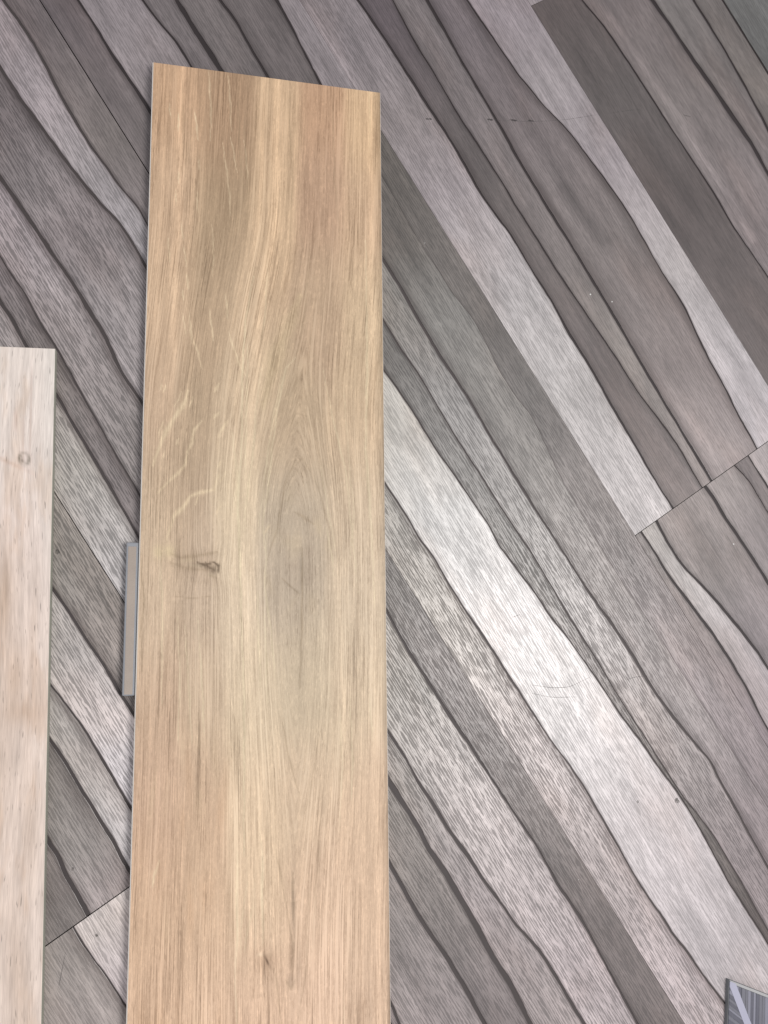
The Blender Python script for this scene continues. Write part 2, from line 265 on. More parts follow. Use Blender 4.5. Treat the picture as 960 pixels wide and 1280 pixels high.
JN = [-466.5, -258.4, -53.5, 154.9, 366.0, 574.0]
L = 980.0

def wnoise(n, scale, amp, seed):
    r = np.random.RandomState(seed)
    k = max(4, int(n / scale) + 3)
    return np.interp(np.arange(n) / scale, np.arange(k), r.uniform(-1, 1, k)) * amp

floor = box_obj('floor', -2.2, 2.2, -2.6, 1.8, -0.03, -0.0025, M_grout)
floor['kind'] = 'structure'
floor['label'] = 'floor laid with grey wood look tiles printed with wavy weathered strips'

GAIN = {.39: .86, .44: .97, .49: .92, .5: .98, .6: 1.06, .7: .95, .75: .78, .8: .88, .9: .88, 1: 1.04, 1.0: 1.04}
COLS_L = np.array([0, .35, .8, 1.5, 2.6, 4.4, 7.0, 10.5])

def edge_profile(d, w, c=2.0):
    e = 0.60 * min(1.0, max(0.0, (c - 0.5) / 1.0)) * np.exp(-(d / 0.8) ** 2)
    if w > 0:
        e = np.maximum(e, 0.62 * np.clip(1 - d / (w * 1.35), 0, 1) ** 1.25)
    return e

def path_gauss(x, y, pts, w):
    out = np.zeros_like(x)
    for i in range(len(pts) - 1):
        a = np.array(pts[i]) / 1000; d = np.array(pts[i + 1]) / 1000 - a; l2 = d @ d + 1e-12
        t = np.clip(((x - a[0]) * d[0] + (y - a[1]) * d[1]) / l2, 0, 1)
        out = np.maximum(out, np.exp(-((x - a[0] - t * d[0]) ** 2 + (y - a[1] - t * d[1]) ** 2) / (w / 1000) ** 2))
    return out

def SOFT(x, y):
    """paler ridges and darker clouds that are printed inside the strips"""
    m = np.ones_like(x)
    for pts, w, gain in FT['soft']:
        m *= 1 + gain * path_gauss(x, y, pts, w)
    return m

def build_strip(parent, c, s0, s1, lo, hi, wlo, whi, relief, samples, seed, elo=True, ehi=True, ss=None, clo=2.0, chi=2.0):
    """lo/hi: arrays of n (mm) at ss (mm); c: tile centre"""
    n = len(ss)
    w = np.maximum(hi - lo, 0.05)
    f = np.minimum(1.0, w * 0.5 / 11.5)
    L_ = COLS_L[None, :] * f[:, None]
    mids = np.linspace(0, 1, 3 if len(ss) < 80 else 9)[1:-1]
    a = L_[:, -1][:, None]
    mid = a + (w[:, None] - 2 * a) * mids[None, :]
    off = np.concatenate([L_, mid, w[:, None] - L_[:, ::-1]], axis=1)
    nc = off.shape[1]
    nn = lo[:, None] + off
    S = np.repeat(ss[:, None], nc, 1)
    mod_lo = 1 + wnoise(n, 9, 0.45, seed)[:, None]
    mod_hi = 1 + wnoise(n, 9, 0.45, seed + 1)[:, None]
    e = np.zeros_like(nn)
    if elo: e = np.maximum(e, edge_profile(off, wlo, clo) * np.where(off > 1.2, mod_lo, 1))
    if ehi: e = np.maximum(e, edge_profile(w[:, None] - off, whi, chi) * np.where(w[:, None] - off > 1.2, mod_hi, 1))
    if not elo: e = np.maximum(e, 0.25 * np.exp(-(off / 0.3) ** 2))
    if not ehi: e = np.maximum(e, 0.25 * np.exp(-((w[:, None] - off) / 0.3) ** 2))
    e = np.clip(e, 0, 1)
    xs = np.array([q[0] for q in samples], float)
    cs = np.array([lin(np.array(q[1:4]) * (1.025, 1.008, 0.995)) for q in samples]) * GAIN.get(round(relief, 2), 1.0)
    tone = np.stack([np.interp(ss, xs, cs[:, k]) for k in range(3)], 1)
    # light falls off over the floor; take that out of the sampled colours
    wx = (S * CA - nn * SA) / 1000; wy = (S * SA + nn * CA) / 1000
    tone = np.repeat(tone[:, None, :], nc, 1) / LIGHT(wx, wy)[:, :, None]
    tone = tone * SOFT(wx, wy)[:, :, None]
    tone = np.clip(tone, 0.01, 0.78)
    col = np.concatenate([tone, np.ones((n, nc, 1))], 2).reshape(-1, 4)
    V = np.stack([(S - c[0]) / 1000, (nn - c[1]) / 1000, np.zeros_like(S)], 2)
    # fall of the surface into the groove
    V[:, 0, 2] -= 0.00012; V[:, -1, 2] -= 0.00012
    verts = V.reshape(-1, 3)
    grain = np.stack([S / 1000 + (seed % 17) * 0.9, nn / 1000 + (seed % 5) * 0.31, np.zeros_like(S)], 2).reshape(-1, 3)
    rel = np.full(n * nc, relief)
    idx = np.arange(n * nc).reshape(n, nc)
    F = np.stack([idx[:-1, :-1], idx[1:, :-1], idx[1:, 1:], idx[:-1, 1:]], 2).reshape(-1, 4).tolist()
    # skirts
    ring = np.concatenate([idx[0, :], idx[1:, -1], idx[-1, -2::-1], idx[-2:0:-1, 0]])
    base = verts[ring].copy(); base[:, 2] = -0.0006
    k0 = len(verts)
    verts = np.concatenate([verts, base])
    m = len(ring)
    for i in range(m):
        j = (i + 1) % m
        F.append([int(ring[i]), int(k0 + i), int(k0 + j), int(ring[j])])
    F = [f_[::1] for f_ in F]
    col = np.concatenate([col, col[ring]]); grain = np.concatenate([grain, grain[ring]])
    rel = np.concatenate([rel, rel[ring]]); ev = np.concatenate([e.reshape(-1), np.ones(m)])
    return verts, F, dict(tone=('FLOAT_COLOR', col), edge=('FLOAT', ev), relief=('FLOAT', rel), grain=('FLOAT_VECTOR', grain))

def LIGHT(x, y):
    """brightness the lamp and surroundings give a white card here; divides the colours sampled from the photograph so that only the print's own colour is kept"""
    return (0.47 + 25 * 1.80 / (9.87 * ((1.0 - x) ** 2 + (-0.57 - y) ** 2 + 3.24) ** 1.5) * (1.0 - 0.10 * ((x - 0.25) ** 2 + (y + 0.5) ** 2))) / 1.06

def tile(n0, n1, s0, s1, bnames, strips, seed, g=(0.2, 0.2, 0.2, 0.2), joined=False, groove=None):
    """g: joint gaps mm at n0,n1,s0,s1"""
    c = ((s0 + s1) / 2, (n0 + n1) / 2)
    a0, a1, b0, b1 = n0 + g[0], n1 - g[1], s0 + g[2], s1 - g[3]
    wx = (c[0] * CA - c[1] * SA) / 1000; wy = (c[0] * SA + c[1] * CA) / 1000
    body = box_obj('floor_tile', (b0 - c[0]) / 1000, (b1 - c[0]) / 1000, (a0 - c[1]) / 1000, (a1 - c[1]) / 1000, -0.0024, -0.0005, groove or M_groove,
                   floor, loc=(wx, wy, 0), rot=ANG)
    ss = np.arange(b0, b1, 24.0 if joined else 4.0)
    if b1 - ss[-1] < 1: ss = ss[:-1]
    ss = np.append(ss, b1)
    n = len(ss)
    cen = []
    for i, bn in enumerate(bnames):
        B = FL['B'][bn] if isinstance(bn, str) else bn
        p = np.array(B['p'], float)
        t = np.interp(ss, p[:, 0], p[:, 1])
        kk = np.hanning(7 if not joined else 3); kk /= kk.sum(); hp = len(kk) // 2
        tp = np.concatenate([2 * t[0] - t[hp:0:-1], t, 2 * t[-1] - t[-2:-hp - 2:-1]]); t = np.convolve(tp, kk, 'valid')
        # wander on beyond the traced stretch
        sl0 = np.clip((p[1, 1] - p[0, 1]) / max(p[1, 0] - p[0, 0], 1), -.12, .12); sl1 = np.clip((p[-1, 1] - p[-2, 1]) / max(p[-1, 0] - p[-2, 0], 1), -.12, .12)
        u0 = np.clip(p[0, 0] - ss, 0, None); u1 = np.clip(ss - p[-1, 0], 0, None)
        t = t - sl0 * 40 * (1 - np.exp(-u0 / 40)) + sl1 * 40 * (1 - np.exp(-u1 / 40))
        t = t + np.where((u0 > 0) | (u1 > 0), wnoise(n, 22, 5, seed * 31 + i) * np.clip((u0 + u1) / 60, 0, 1), 0)
        t = t + wnoise(n, 1.3, 0.22, seed * 37 + i) + wnoise(n, 4, 0.25, seed * 41 + i)
        cw = B['c'] * 0.67 * (1 + wnoise(n, 12, 0.35, seed * 43 + i) + wnoise(n, 3, 0.2, seed * 53 + i))
        cen.append([t, np.maximum(cw if B['c'] > 1 else 0.02, 0.02), B['l'] * .67, B['r'] * .67, B['c']])
    for i in range(len(cen)):
        low = (a0 if i == 0 else cen[i - 1][0]) + 1.2
        cen[i][0] = np.minimum(np.maximum(cen[i][0], low), a1 - 1.2 * (len(cen) - i))
    A_ = []
    for k, (rel, smp) in enumerate(strips):
        lo = np.full(n, a0) if k == 0 else cen[k - 1][0] + cen[k - 1][1] / 2
        hi = np.full(n, a1) if k == len(cen) else cen[k][0] - cen[k][1] / 2
        hi = np.maximum(hi, lo + 0.05)
        wl = 0 if k == 0 else cen[k - 1][3]
        wh = 0 if k == len(cen) else cen[k][2]
        r = build_strip(body, c, b0, b1, lo, hi, wl, wh, rel, smp, seed * 100 + k * 7, k > 0, k < len(cen), ss,
                        cen[k - 1][4] if k else 2.0, cen[k][4] if k < len(cen) else 2.0)
        if joined:
            A_.append(r)
        else:
            mesh_obj('strip', r[0], r[1], M_floor, body, attrs=r[2])
    if joined:
        vs, fs, at, o = [], [], {}, 0
        for v, f, a in A_:
            vs.append(v); fs += [[i + o for i in q] for q in f]; o += len(v)
            for kk, (ty, ar) in a.items():
                at.setdefault(kk, [ty, []])[1].append(ar)
        ob = mesh_obj('strip', np.concatenate(vs), fs, M_floor, body, attrs={k_: (ty, np.concatenate(l)) for k_, (ty, l) in at.items()})
        ob['kind'] = 'stuff'
    return body

def rnd_tile(n0, n1, s0, s1, seed):
    r = np.random.RandomState(seed)
    nb = r.randint(3, 6)
    ts = np.sort(r.uniform(n0 + 15, n1 - 15, nb))
    bs = []
    for t in ts:
        p = [[s, t + r.uniform(-9, 9)] for s in np.arange(s0, s1 + 1, 120)]
        bs.append(dict(p=p, c=r.uniform(2, 6), l=r.choice([0, 4, 9]), r=r.choice([0, 5, 10])))
    st = []
    for _ in range(nb + 1):
        v = r.uniform(105, 185)
        st.append([.5, [(s0, v, v * .965, v * .96), (s1, v + r.uniform(-12, 12), v * .965, v * .955)]])
    tile(n0, n1, s0, s1, bs, st, seed, joined=True)

GAPS = {0: (.1, .3, .1, .4), 1: (.1, .3, .4, .1), 2: (.35, .4, .1, .1), 3: (.3, .08, .1, .1), 4: (.4, .08, .1, .1), 5: (.08, .08, .1, .1),
        6: (.08, .08, .1, .3), 7: (.1, .1, .3, .1), 8: (.08, .1, .2, .1), 9: (.08, .1, .1, .2)}
for i, T in enumerate(FL['T']):
    tile(T['n0'], T['n1'], T['s0'], T['s1'], T['b'], [[r_ if r_ > .35 else r_ + .14, q_] for r_, q_ in T['S']], i + 3, GAPS.get(i, (.1,) * 4), groove=M_groove_dark if i in (4, 6, 7, 8) else None)
# tiles outside the picture
E0 = {-466.5: 572, -258.4: 431, -53.5: 100, 154.9: 577, 366.0: 89}
row = [-466.5 - 207.5 * k for k in range(4, 0, -1)] + JN + [574 + 207.5 * k for k in range(1, 4)]
seed = 200
for a, b in zip(row[:-1], row[1:]):
    e = E0.get(a, 100 + (seed * 131) % 900)
    for k in range(-2, 2):
        s0 = e + (k) * L; s1 = s0 + L
        seed += 1
        if a in E0 and (k in (-1, 0)): continue
        if s0 > 1750 or s1 < -1100: continue
        rnd_tile(a, b, s0, s1, seed)

# marks on the floor ------------------------------------------------
def ribbon(name, pts, w, z, mat, parent, taper=True, sub=6):
    p = np.array(pts, float) / 1000
    t = np.linspace(0, len(p) - 1, (len(p) - 1) * sub + 1)
    q = np.stack([np.interp(t, range(len(p)), p[:, k]) for k in (0, 1)], 1)
    for _ in range(3):
        q[1:-1] = (q[:-2] + 2 * q[1:-1] + q[2:]) / 4
    d = np.gradient(q, axis=0); d /= np.linalg.norm(d, axis=1)[:, None] + 1e-9
    nr = np.stack([-d[:, 1], d[:, 0]], 1)
    ww = w / 2000 * (np.sin(np.linspace(0.15, math.pi - 0.15, len(q))) ** 0.5 if taper else 1) * (1 + wnoise(len(q), 1.5, .3, 5))
    zt = np.full((len(q), 1), z)
    vs = np.concatenate([np.concatenate([q + nr * ww[:, None], zt - .00004], 1), np.concatenate([q, zt + 0.00005], 1), np.concatenate([q - nr * ww[:, None], zt - .00004], 1)])
    k = len(q); fs = []
    for i in range(k - 1):
        fs.append([i, i + k, i + k + 1, i + 1]); fs.append([i + k, i + 2 * k, i + 2 * k + 1, i + k + 1])
    fs = [f[::-1] for f in fs]
    return mesh_obj(name, vs, fs, mat, parent)

def veil(name, rgb, alpha, rough=0.5):
    g = G(name)
    tc = g.n('ShaderNodeTexCoord').outputs['Object']
    g.set('Base Color', (*rgb, 1)); g.set('Roughness', rough)
    g.set('Alpha', g.rng(g.noise(tc, 400, 2), 0.3, 0.62, alpha * .3, alpha))
    return g.m
M_scuff = veil("dark_scuff", (0.035, 0.03, 0.03), 0.6)
M_scr = veil("faint_scratch", (0.16, 0.15, 0.145), 0.38)
M_speck = plain("white_debris", (0.75, 0.75, 0.72), 0.6)
for p in FT['dash']: ribbon('scuff_mark', p, 1.8, 0.00012, M_scuff, floor)
for p in FT['curl']: ribbon('scuff_mark', p, 0.7, 0.00012, M_scuff, floor)
for p in FT['scratch']: ribbon('scratch', p, 0.65, 0.00010, M_scr, floor)
def blob(name, p, r, z, mat, parent, h=0.0003, seed=0, stretch=1.0):
    rr = np.random.RandomState(seed)
    k = 12; th = np.linspace(0, 2 * math.pi, k, endpoint=False)
    rad = r / 1000 * rr.uniform(.65, 1.15, k)
    x, y = rad * np.cos(th) * stretch, rad * np.sin(th)
    vs = [(p[0] / 1000 + a, p[1] / 1000 + b_, z) for a, b_ in zip(x, y)] + [(p[0] / 1000, p[1] / 1000, z + h)]
    return mesh_obj(name, vs, [[i, (i + 1) % k, k] for i in range(k)], mat, parent)
for i, p in enumerate(FT['speck']): blob('white_speck', p, 0.8, 0.00005, M_speck, floor, seed=i)
for i in range(16):
    blob('dust_speck', (float(rng.uniform(220, 520)), float(rng.uniform(-760, 40))), float(rng.uniform(.25, .5)), 0.00004, [M_speck, M_scuff][i % 2], floor, h=0.0002, seed=i + 40)
M_knot = veil("brown_grey_knot", (0.10, 0.09, 0.08), 0.6)
for i, p in enumerate(FT['spot']): blob('small_knot', p, [1.4, 2.6, 1.3, 1.4, 2.0][i], 0.00006, M_knot, floor, h=0.00008, seed=i + 9)

# ------------------------------------------------------------------ board faces
def grid_face(name, x1, y1, step, z, mat, parent, tone_fn, flow_fn, y0=0.0):
    nx = int(x1 / step) + 1; ny = int((y1 - y0) / (step * 1.6)) + 1
    X, Y = np.meshgrid(np.linspace(0, x1, nx), np.linspace(y0, y1, ny))
    Z = np.full_like(X, z * 1000)
    V = np.stack([X / 1000, -Y / 1000, Z / 1000], 2).reshape(-1, 3)
    me = bpy.data.meshes.new(name)
    nv = nx * ny; nf = (nx - 1) * (ny - 1)
    idx = np.arange(nv).reshape(ny, nx)
    F = np.stack([idx[:-1, :-1], idx[1:, :-1], idx[1:, 1:], idx[:-1, 1:]], 2).reshape(-1)
    me.vertices.add(nv); me.vertices.foreach_set('co', V.ravel())
    me.loops.add(nf * 4); me.loops.foreach_set('vertex_index', F.astype(np.int32))
    me.polygons.add(nf)
    me.polygons.foreach_set('loop_start', np.arange(nf, dtype=np.int32) * 4)
    me.materials.append(mat)
    col = tone_fn(X, Y)
    a = me.attributes.new('tone', 'FLOAT_COLOR', 'POINT')
    a.data.foreach_set('color', np.concatenate([col, np.ones((*X.shape, 1))], 2).astype(np.float32).ravel())
    fl = flow_fn(X, Y)
    a = me.attributes.new('grain', 'FLOAT_VECTOR', 'POINT')
    a.data.foreach_set('vector', fl.astype(np.float32).ravel())
    me.update(); me.validate()
    o = bpy.data.objects.new(name, me)
    link(o, parent)
    return o

def gs(X, Y, cx, cy, sx, sy, a=0.0):
    ca, sa = math.cos(a), math.sin(a)
    u = (X - cx) * ca + (Y - cy) * sa; v = -(X - cx) * sa + (Y - cy) * ca
    return np.exp(-(u / sx) ** 2 - (v / sy) ** 2)

def axis(Y):
    return np.interp(Y, [-20, 147, 206, 250, 292, 334, 435, 614, 710, 790, 1200], [146, 143, 138.5, 134, 129.5, 128, 128, 127.5, 124.5, 124, 124])
def lens(Y):
    up = 38 * (1 - np.exp(-((435 - Y) / 104) ** 2)); dn = 38 * (1 - np.exp(-((Y - 435) / 175) ** 2))
    return np.where(Y < 435, up * .62, dn * .5)
XB = ([-20, 10, 75, 150, 206, 250, 300, 330, 380, 430, 480, 540, 650, 780, 1200], [100, 100, 97, 95, 84, 80, 78, 77, 74.5, 77, 78, 80, 82, 85, 85])
def smooth_interp(Y, tab):
    g_ = np.arange(-30, 1230, 2.0); v = np.interp(g_, *tab)
    k = np.hanning(61); k /= k.sum(); v = np.convolve(np.pad(v, 30, 'edge'), k, 'valid')
    return np.interp(Y, g_, v)
def straight(X, Y, f=1.0):
    w = np.exp(-((X - 88) / 48) ** 2)
    sh = smooth_interp(Y, XB) - 88
    u = X - sh * w * f
    # small knot on the left pushes the grain aside
    dk = gs(X, Y, 54, 435, 22, 14)
    return u + dk * 3.0 * np.tanh((X - 54) / 6)
def oak_flow(X, Y):
    u = straight(X, Y, 0.65)
    ax = smooth_interp(Y, ([-20, 147, 206, 250, 292, 334, 435, 614, 710, 790, 1200], [146, 143, 138.5, 134, 129.5, 128, 128, 127.5, 124.5, 124, 124]))
    du = u - ax
    D = lens(Y) * np.exp(-(du / 75) ** 2)
    # second small U shaped loop low on the face
    Rr = (np.abs(du) ** 1.45 + D ** 1.45) ** (1 / 1.45)
    side = 1 / (1 + np.exp(-du / 6.0))
    return np.stack([Rr / 1000, Y / 1000, (side * 25 + X * .15) / 1000], 2)

CT = np.array([[9.4, 30.0, 190, 155, 120], [53.4, 46.3, 172, 140, 108], [98.3, 40.3, 197, 166, 130], [144.6, 18.7, 190, 152, 118], [188.5, 28.3, 205, 172, 132], [14.8, 124.3, 196, 165, 132], [54.8, 134.4, 172, 146, 114], [95.6, 137.5, 200, 170, 134], [144.5, 110.2, 186, 152, 122], [184.0, 128.6, 198, 166, 132], [16.8, 215.9, 200, 170, 136], [49.4, 213.4, 180, 154, 122], [82.6, 210.8, 197, 170, 136], [144.4, 206.0, 190, 162, 130], [187.0, 202.7, 202, 176, 140], [12.3, 298.2, 192, 164, 132], [38.3, 323.9, 178, 154, 122], [83.7, 308.4, 200, 176, 142], [127.3, 320.3, 188, 164, 130], [179.1, 304.1, 200, 174, 138], [14.5, 390.6, 196, 172, 138], [39.3, 377.0, 180, 156, 124], [84.5, 389.3, 206, 186, 150], [127.5, 402.0, 184, 168, 140], [178.4, 394.4, 202, 180, 146], [16.3, 467.4, 200, 176, 142], [53.1, 442.0, 190, 168, 138], [85.2, 454.9, 208, 188, 154], [124.2, 441.9, 180, 164, 138], [178.0, 455.2, 204, 184, 150], [18.0, 541.9, 196, 166, 132], [54.8, 543.1, 196, 172, 138], [98.8, 544.5, 208, 188, 152], [131.0, 532.8, 196, 178, 144], [177.3, 547.1, 206, 184, 148], [19.7, 614.4, 202, 168, 136], [49.9, 616.1, 200, 168, 134], [99.4, 618.9, 214, 188, 152], [131.2, 620.7, 208, 182, 148], [183.4, 623.6, 212, 182, 148], [21.5, 690.7, 206, 172, 138], [57.2, 693.6, 206, 174, 140], [100.0, 697.1, 222, 194, 158], [137.6, 700.2, 216, 184, 152], [182.7, 703.9, 214, 182, 150], [23.3, 764.7, 212, 178, 146], [58.5, 768.4, 218, 184, 152], [100.4, 749.8, 214, 180, 150], [143.9, 771.7, 224, 190, 160], [182.0, 781.6, 216, 184, 154]], float)
STR = json.loads('''[[1.105,0.62,[224,206,174],[[87.1,185.5],[80.8,225.1],[78.6,267.3],[78.7,335.8],[75.9,380.9],[78.4,428.9],[80.4,487.1],[82.8,531.5],[83.5,593.6],[84.2,660.2]]],[0.85,0.5,[224,206,174],[[94.6,266.3],[90.2,301.2],[88.5,335.5],[84.3,369.3],[80.2,411.2]]],[1.02,0.5,[224,206,174],[[123.7,255.4],[114.9,265.1],[108.3,300.4],[103.8,334.9],[100.7,368.9],[96.3,399.1],[99.1,422.2]]],[0.85,0.45,[224,206,174],[[111.5,272.3],[105.0,307.4],[99.9,341.9],[96.8,375.7],[92.4,402.5]]],[0.765,0.5,[224,206,174],[[146.5,263.3],[156.1,310.0],[166.9,355.5],[171.5,406.1],[176.6,457.2]]],[0.68,0.45,[224,206,174],[[165.2,283.5],[170.4,360.2],[173.7,387.6],[169.3,428.4]]],[1.36,0.5,[224,206,174],[[185.4,143.5],[185.8,260.9],[183.8,332.0],[188.7,407.9],[190.2,468.6]]],[0.85,0.5,[224,206,174],[[168.7,540.3],[171.0,591.5],[169.5,622.9]]],[0.85,0.4,[224,206,174],[[185.5,540.8],[187.8,579.5]]],[0.935,0.5,[224,206,174],[[100.3,399.0],[98.7,452.4],[104.2,487.4],[107.6,525.8]]],[0.85,0.5,[224,206,174],[[92.9,455.0],[93.9,493.7],[96.1,531.9]]],[0.85,0.45,[224,206,174],[[98.2,468.0],[100.4,506.6],[101.3,544.6]]],[0.765,0.6,[224,206,174],[[149.0,399.6],[154.3,425.1],[155.7,441.8]]],[0.68,0.5,[224,206,174],[[144.3,347.2],[152.4,394.8],[157.7,421.8]]],[1.02,0.45,[224,206,174],[[15.3,422.9],[18.1,467.4],[19.3,542.0]]],[0.765,0.5,[224,206,174],[[45.5,473.9],[50.2,530.6],[52.2,573.8]]],[0.765,0.45,[224,206,174],[[35.7,480.2],[39.7,530.3],[43.0,573.4]]],[0.765,0.5,[224,206,174],[[30.0,473.8],[32.9,523.9],[32.0,572.9]]],[0.85,0.45,[224,206,174],[[83.0,246.1],[82.3,308.5],[81.6,362.7]]],[1.36,0.4,[224,206,174],[[70.7,322.6],[75.7,362.9],[72.8,386.2]]],[0.85,0.4,[224,206,174],[[99.2,166.3],[97.0,223.9],[93.1,245.4]]],[0.765,0.4,[224,206,174],[[160.6,546.5],[162.4,597.4],[159.6,647.1]]],[0.765,0.35,[224,206,174],[[87.5,678.3],[82.9,707.4],[82.0,736.5]]],[0.85,0.4,[224,206,174],[[91.3,696.4],[85.0,731.0]]],[0.85,0.35,[150,128,102],[[132.7,292.2],[142.3,333.5],[151.1,367.6],[157.8,415.0],[161.0,445.8]]],[0.85,0.45,[150,128,102],[[125.3,337.6],[114.0,368.6],[108.9,402.2],[99.9,430.1]]],[0.85,0.45,[150,128,102],[[138.8,356.3],[146.3,379.3],[153.0,406.3],[155.0,425.1]]],[0.85,0.3,[150,128,102],[[115.8,324.2],[123.8,304.5],[134.1,306.1],[138.8,333.6]]],[1.19,0.35,[150,128,102],[[118.6,354.9],[128.7,342.9],[136.1,354.3]]],[1.87,0.4,[150,128,102],[[122.7,388.6],[129.4,391.8],[138.9,398.4]]],[1.36,0.5,[150,128,102],[[129.5,418.6],[129.5,448.5],[129.0,487.7],[127.7,532.7]]],[0.85,0.5,[150,128,102],[[112.4,443.2],[119.0,449.8],[126.3,456.4]]],[0.935,0.4,[150,128,102],[[113.0,557.6],[120.8,594.8],[127.3,615.5]]],[0.935,0.3,[150,128,102],[[144.1,567.0],[136.9,611.1],[131.2,633.0]]],[0.935,0.35,[150,128,102],[[107.4,594.8],[108.4,655.9],[113.6,680.3],[122.6,728.6],[121.4,754.8]]],[0.935,0.35,[150,128,102],[[108.4,744.8],[110.9,762.5],[114.1,785.9]]],[0.935,0.3,[150,128,102],[[137.6,670.0],[133.8,711.8],[133.2,747.2],[129.5,770.2],[126.5,784.4]]],[1.36,0.4,[150,128,102],[[122.4,675.0],[122.5,710.8]]],[1.7,0.35,[150,128,102],[[117.1,754.4],[120.8,761.2],[124.5,755.2]]],[0.935,0.3,[150,128,102],[[144.0,652.2],[140.2,694.4],[137.6,735.9]]],[2.21,0.42,[150,128,102],[[23.3,424.1],[30.9,427.3],[43.4,425.9],[60.4,422.5]]],[1.87,0.35,[150,128,102],[[23.5,431.2],[37.3,436.2],[54.3,437.5]]],[1.105,0.3,[150,128,102],[[25.3,427.9],[23.5,431.8],[26.7,435.6]]],[1.36,0.9,[104,84,66],[[44.1,431.1],[50.4,433.0],[56.7,431.0]]],[1.36,0.95,[104,84,66],[[56.7,430.3],[61.2,433.6],[61.3,440.0]]],[1.02,0.7,[104,84,66],[[50.4,430.4],[53.0,434.9],[58.1,436.8]]],[1.36,0.4,[150,128,102],[[54.4,441.3],[60.7,443.9]]],[0.85,0.35,[150,128,102],[[25.3,457.9],[40.9,459.9],[56.5,458.1]]],[2.04,0.3,[196,176,146],[[29.1,430.5],[43.4,429.1]]],[0.935,0.5,[150,128,102],[[0.5,423.0],[4.1,467.3],[1.1,492.2]]],[0.765,0.5,[150,128,102],[[3.2,479.8],[3.6,517.0]]],[0.935,0.35,[150,128,102],[[77.5,43.1],[81.7,117.0],[80.7,153.6]]],[1.105,0.3,[150,128,102],[[115.9,15.0],[120.4,90.4],[117.9,171.9]]],[1.36,0.3,[150,128,102],[[136.0,148.3],[130.5,221.5],[125.1,250.4]]],[2.125,0.2,[150,128,102],[[138.8,220.9],[133.3,271.1]]],[1.02,0.25,[150,128,102],[[38.8,511.6],[41.2,573.3]]],[1.02,0.3,[150,128,102],[[47.5,549.1],[49.5,591.9]]],[1.105,0.28,[150,128,102],[[24.2,5.4],[27.2,86.6]]],[1.19,0.3,[150,128,102],[[71.6,13.6],[74.3,73.5],[79.0,124.6]]],[1.02,0.25,[150,128,102],[[155.5,1.6],[157.5,86.1],[162.3,145.7]]]]''')
FLK = json.loads('''[[1.6,[[46.5,-1.7],[47.5,17.1],[49.3,39.4],[49.0,66.2]]],[1.3,[[63.1,1.2],[65.6,29.6],[66.6,55.8]]],[1.2,[[65.9,59.6],[68.9,74.1],[71.8,92.3]]],[1.2,[[59.2,66.4],[62.9,89.7],[66.0,115.0],[66.9,133.2]]],[1.0,[[77.7,61.8],[79.9,80.2],[81.5,98.6]]],[1.2,[[51.6,142.0],[53.2,163.4],[52.9,188.4]]],[1.6,[[34.5,221.5],[35.4,238.8],[41.6,255.7],[45.8,270.6]]],[1.2,[[66.9,236.7],[71.1,250.3],[75.9,264.0],[81.3,274.1]]],[3.2,[[34.5,289.0],[31.5,300.7],[22.8,314.5],[15.0,330.2],[8.0,352.9]]],[2,[[45.9,314.2],[40.2,321.8],[38.5,332.6],[34.2,341.5]]],[1.8,[[36.0,337.4],[33.7,350.8],[27.6,358.9],[19.6,367.0],[11.7,375.7]]],[2.4,[[60.1,359.3],[57.1,371.3],[44.4,374.3],[38.1,377.1],[32.6,387.0],[25.2,393.7],[22.9,403.5],[20.0,413.2]]],[1.6,[[59.6,282.2],[55.8,289.2]]],[1.8,[[60.6,306.0],[55.5,311.7]]],[1.6,[[67.3,312.5],[62.8,319.5],[59.7,328.4]]],[1,[[102.9,399.0],[97.7,407.7]]],[1.3,[[62.5,347.2],[58.7,353.3]]],[1.2,[[20.2,658.6],[16.9,670.0],[15.4,678.6]]],[1.0,[[21.8,44.6],[21.9,53.1],[21.6,61.7]]],[0.75,[[34.6,224.7],[36.0,236.6],[37.0,248.4]]],[0.75,[[39.6,82.0],[39.7,88.2],[39.4,94.4]]],[1.0,[[63.7,203.1],[65.1,215.2],[66.1,227.3]]],[0.75,[[28.2,161.8],[29.7,173.2],[31.7,184.5]]],[0.75,[[15.8,158.3],[16.6,169.1],[17.1,180.0]]],[1.0,[[35.2,39.6],[37.0,53.5],[38.8,67.4]]],[0.75,[[29.0,223.1],[30.3,232.8],[32.0,242.4]]],[0.75,[[38.5,113.2],[39.2,123.6],[39.3,134.0]]],[1.0,[[28.8,202.3],[28.9,207.0],[29.0,211.6]]],[0.75,[[26.2,141.5],[26.7,150.5],[27.8,159.3]]],[0.75,[[20.9,114.9],[21.5,121.2],[21.8,127.5]]],[1.0,[[31.3,187.9],[32.0,195.1],[33.1,202.4]]],[0.75,[[13.9,36.1],[14.6,42.8],[15.6,49.5]]],[0.75,[[22.9,96.3],[23.3,102.4],[23.1,108.6]]],[1.0,[[51.0,218.7],[52.4,232.1],[54.5,245.5]]],[0.75,[[15.6,314.8],[13.5,322.1],[11.4,329.3]]],[0.75,[[66.7,355.0],[63.6,361.6],[60.2,368.1]]],[1.0,[[38.3,294.1],[37.2,298.7],[36.0,303.3]]],[0.75,[[14.4,283.6],[13.4,287.2],[12.2,290.8]]],[0.75,[[29.8,289.5],[26.8,297.0],[23.4,304.5]]],[1.0,[[17.1,284.8],[16.0,288.4],[14.5,292.0]]],[0.75,[[17.4,340.2],[16.5,344.1],[15.2,347.9]]],[0.75,[[44.4,375.0],[43.3,379.5],[42.2,384.1]]],[1.0,[[28.0,329.7],[26.8,332.6],[25.3,335.5]]],[0.75,[[64.1,381.7],[61.3,386.7],[58.2,391.7]]]]''')
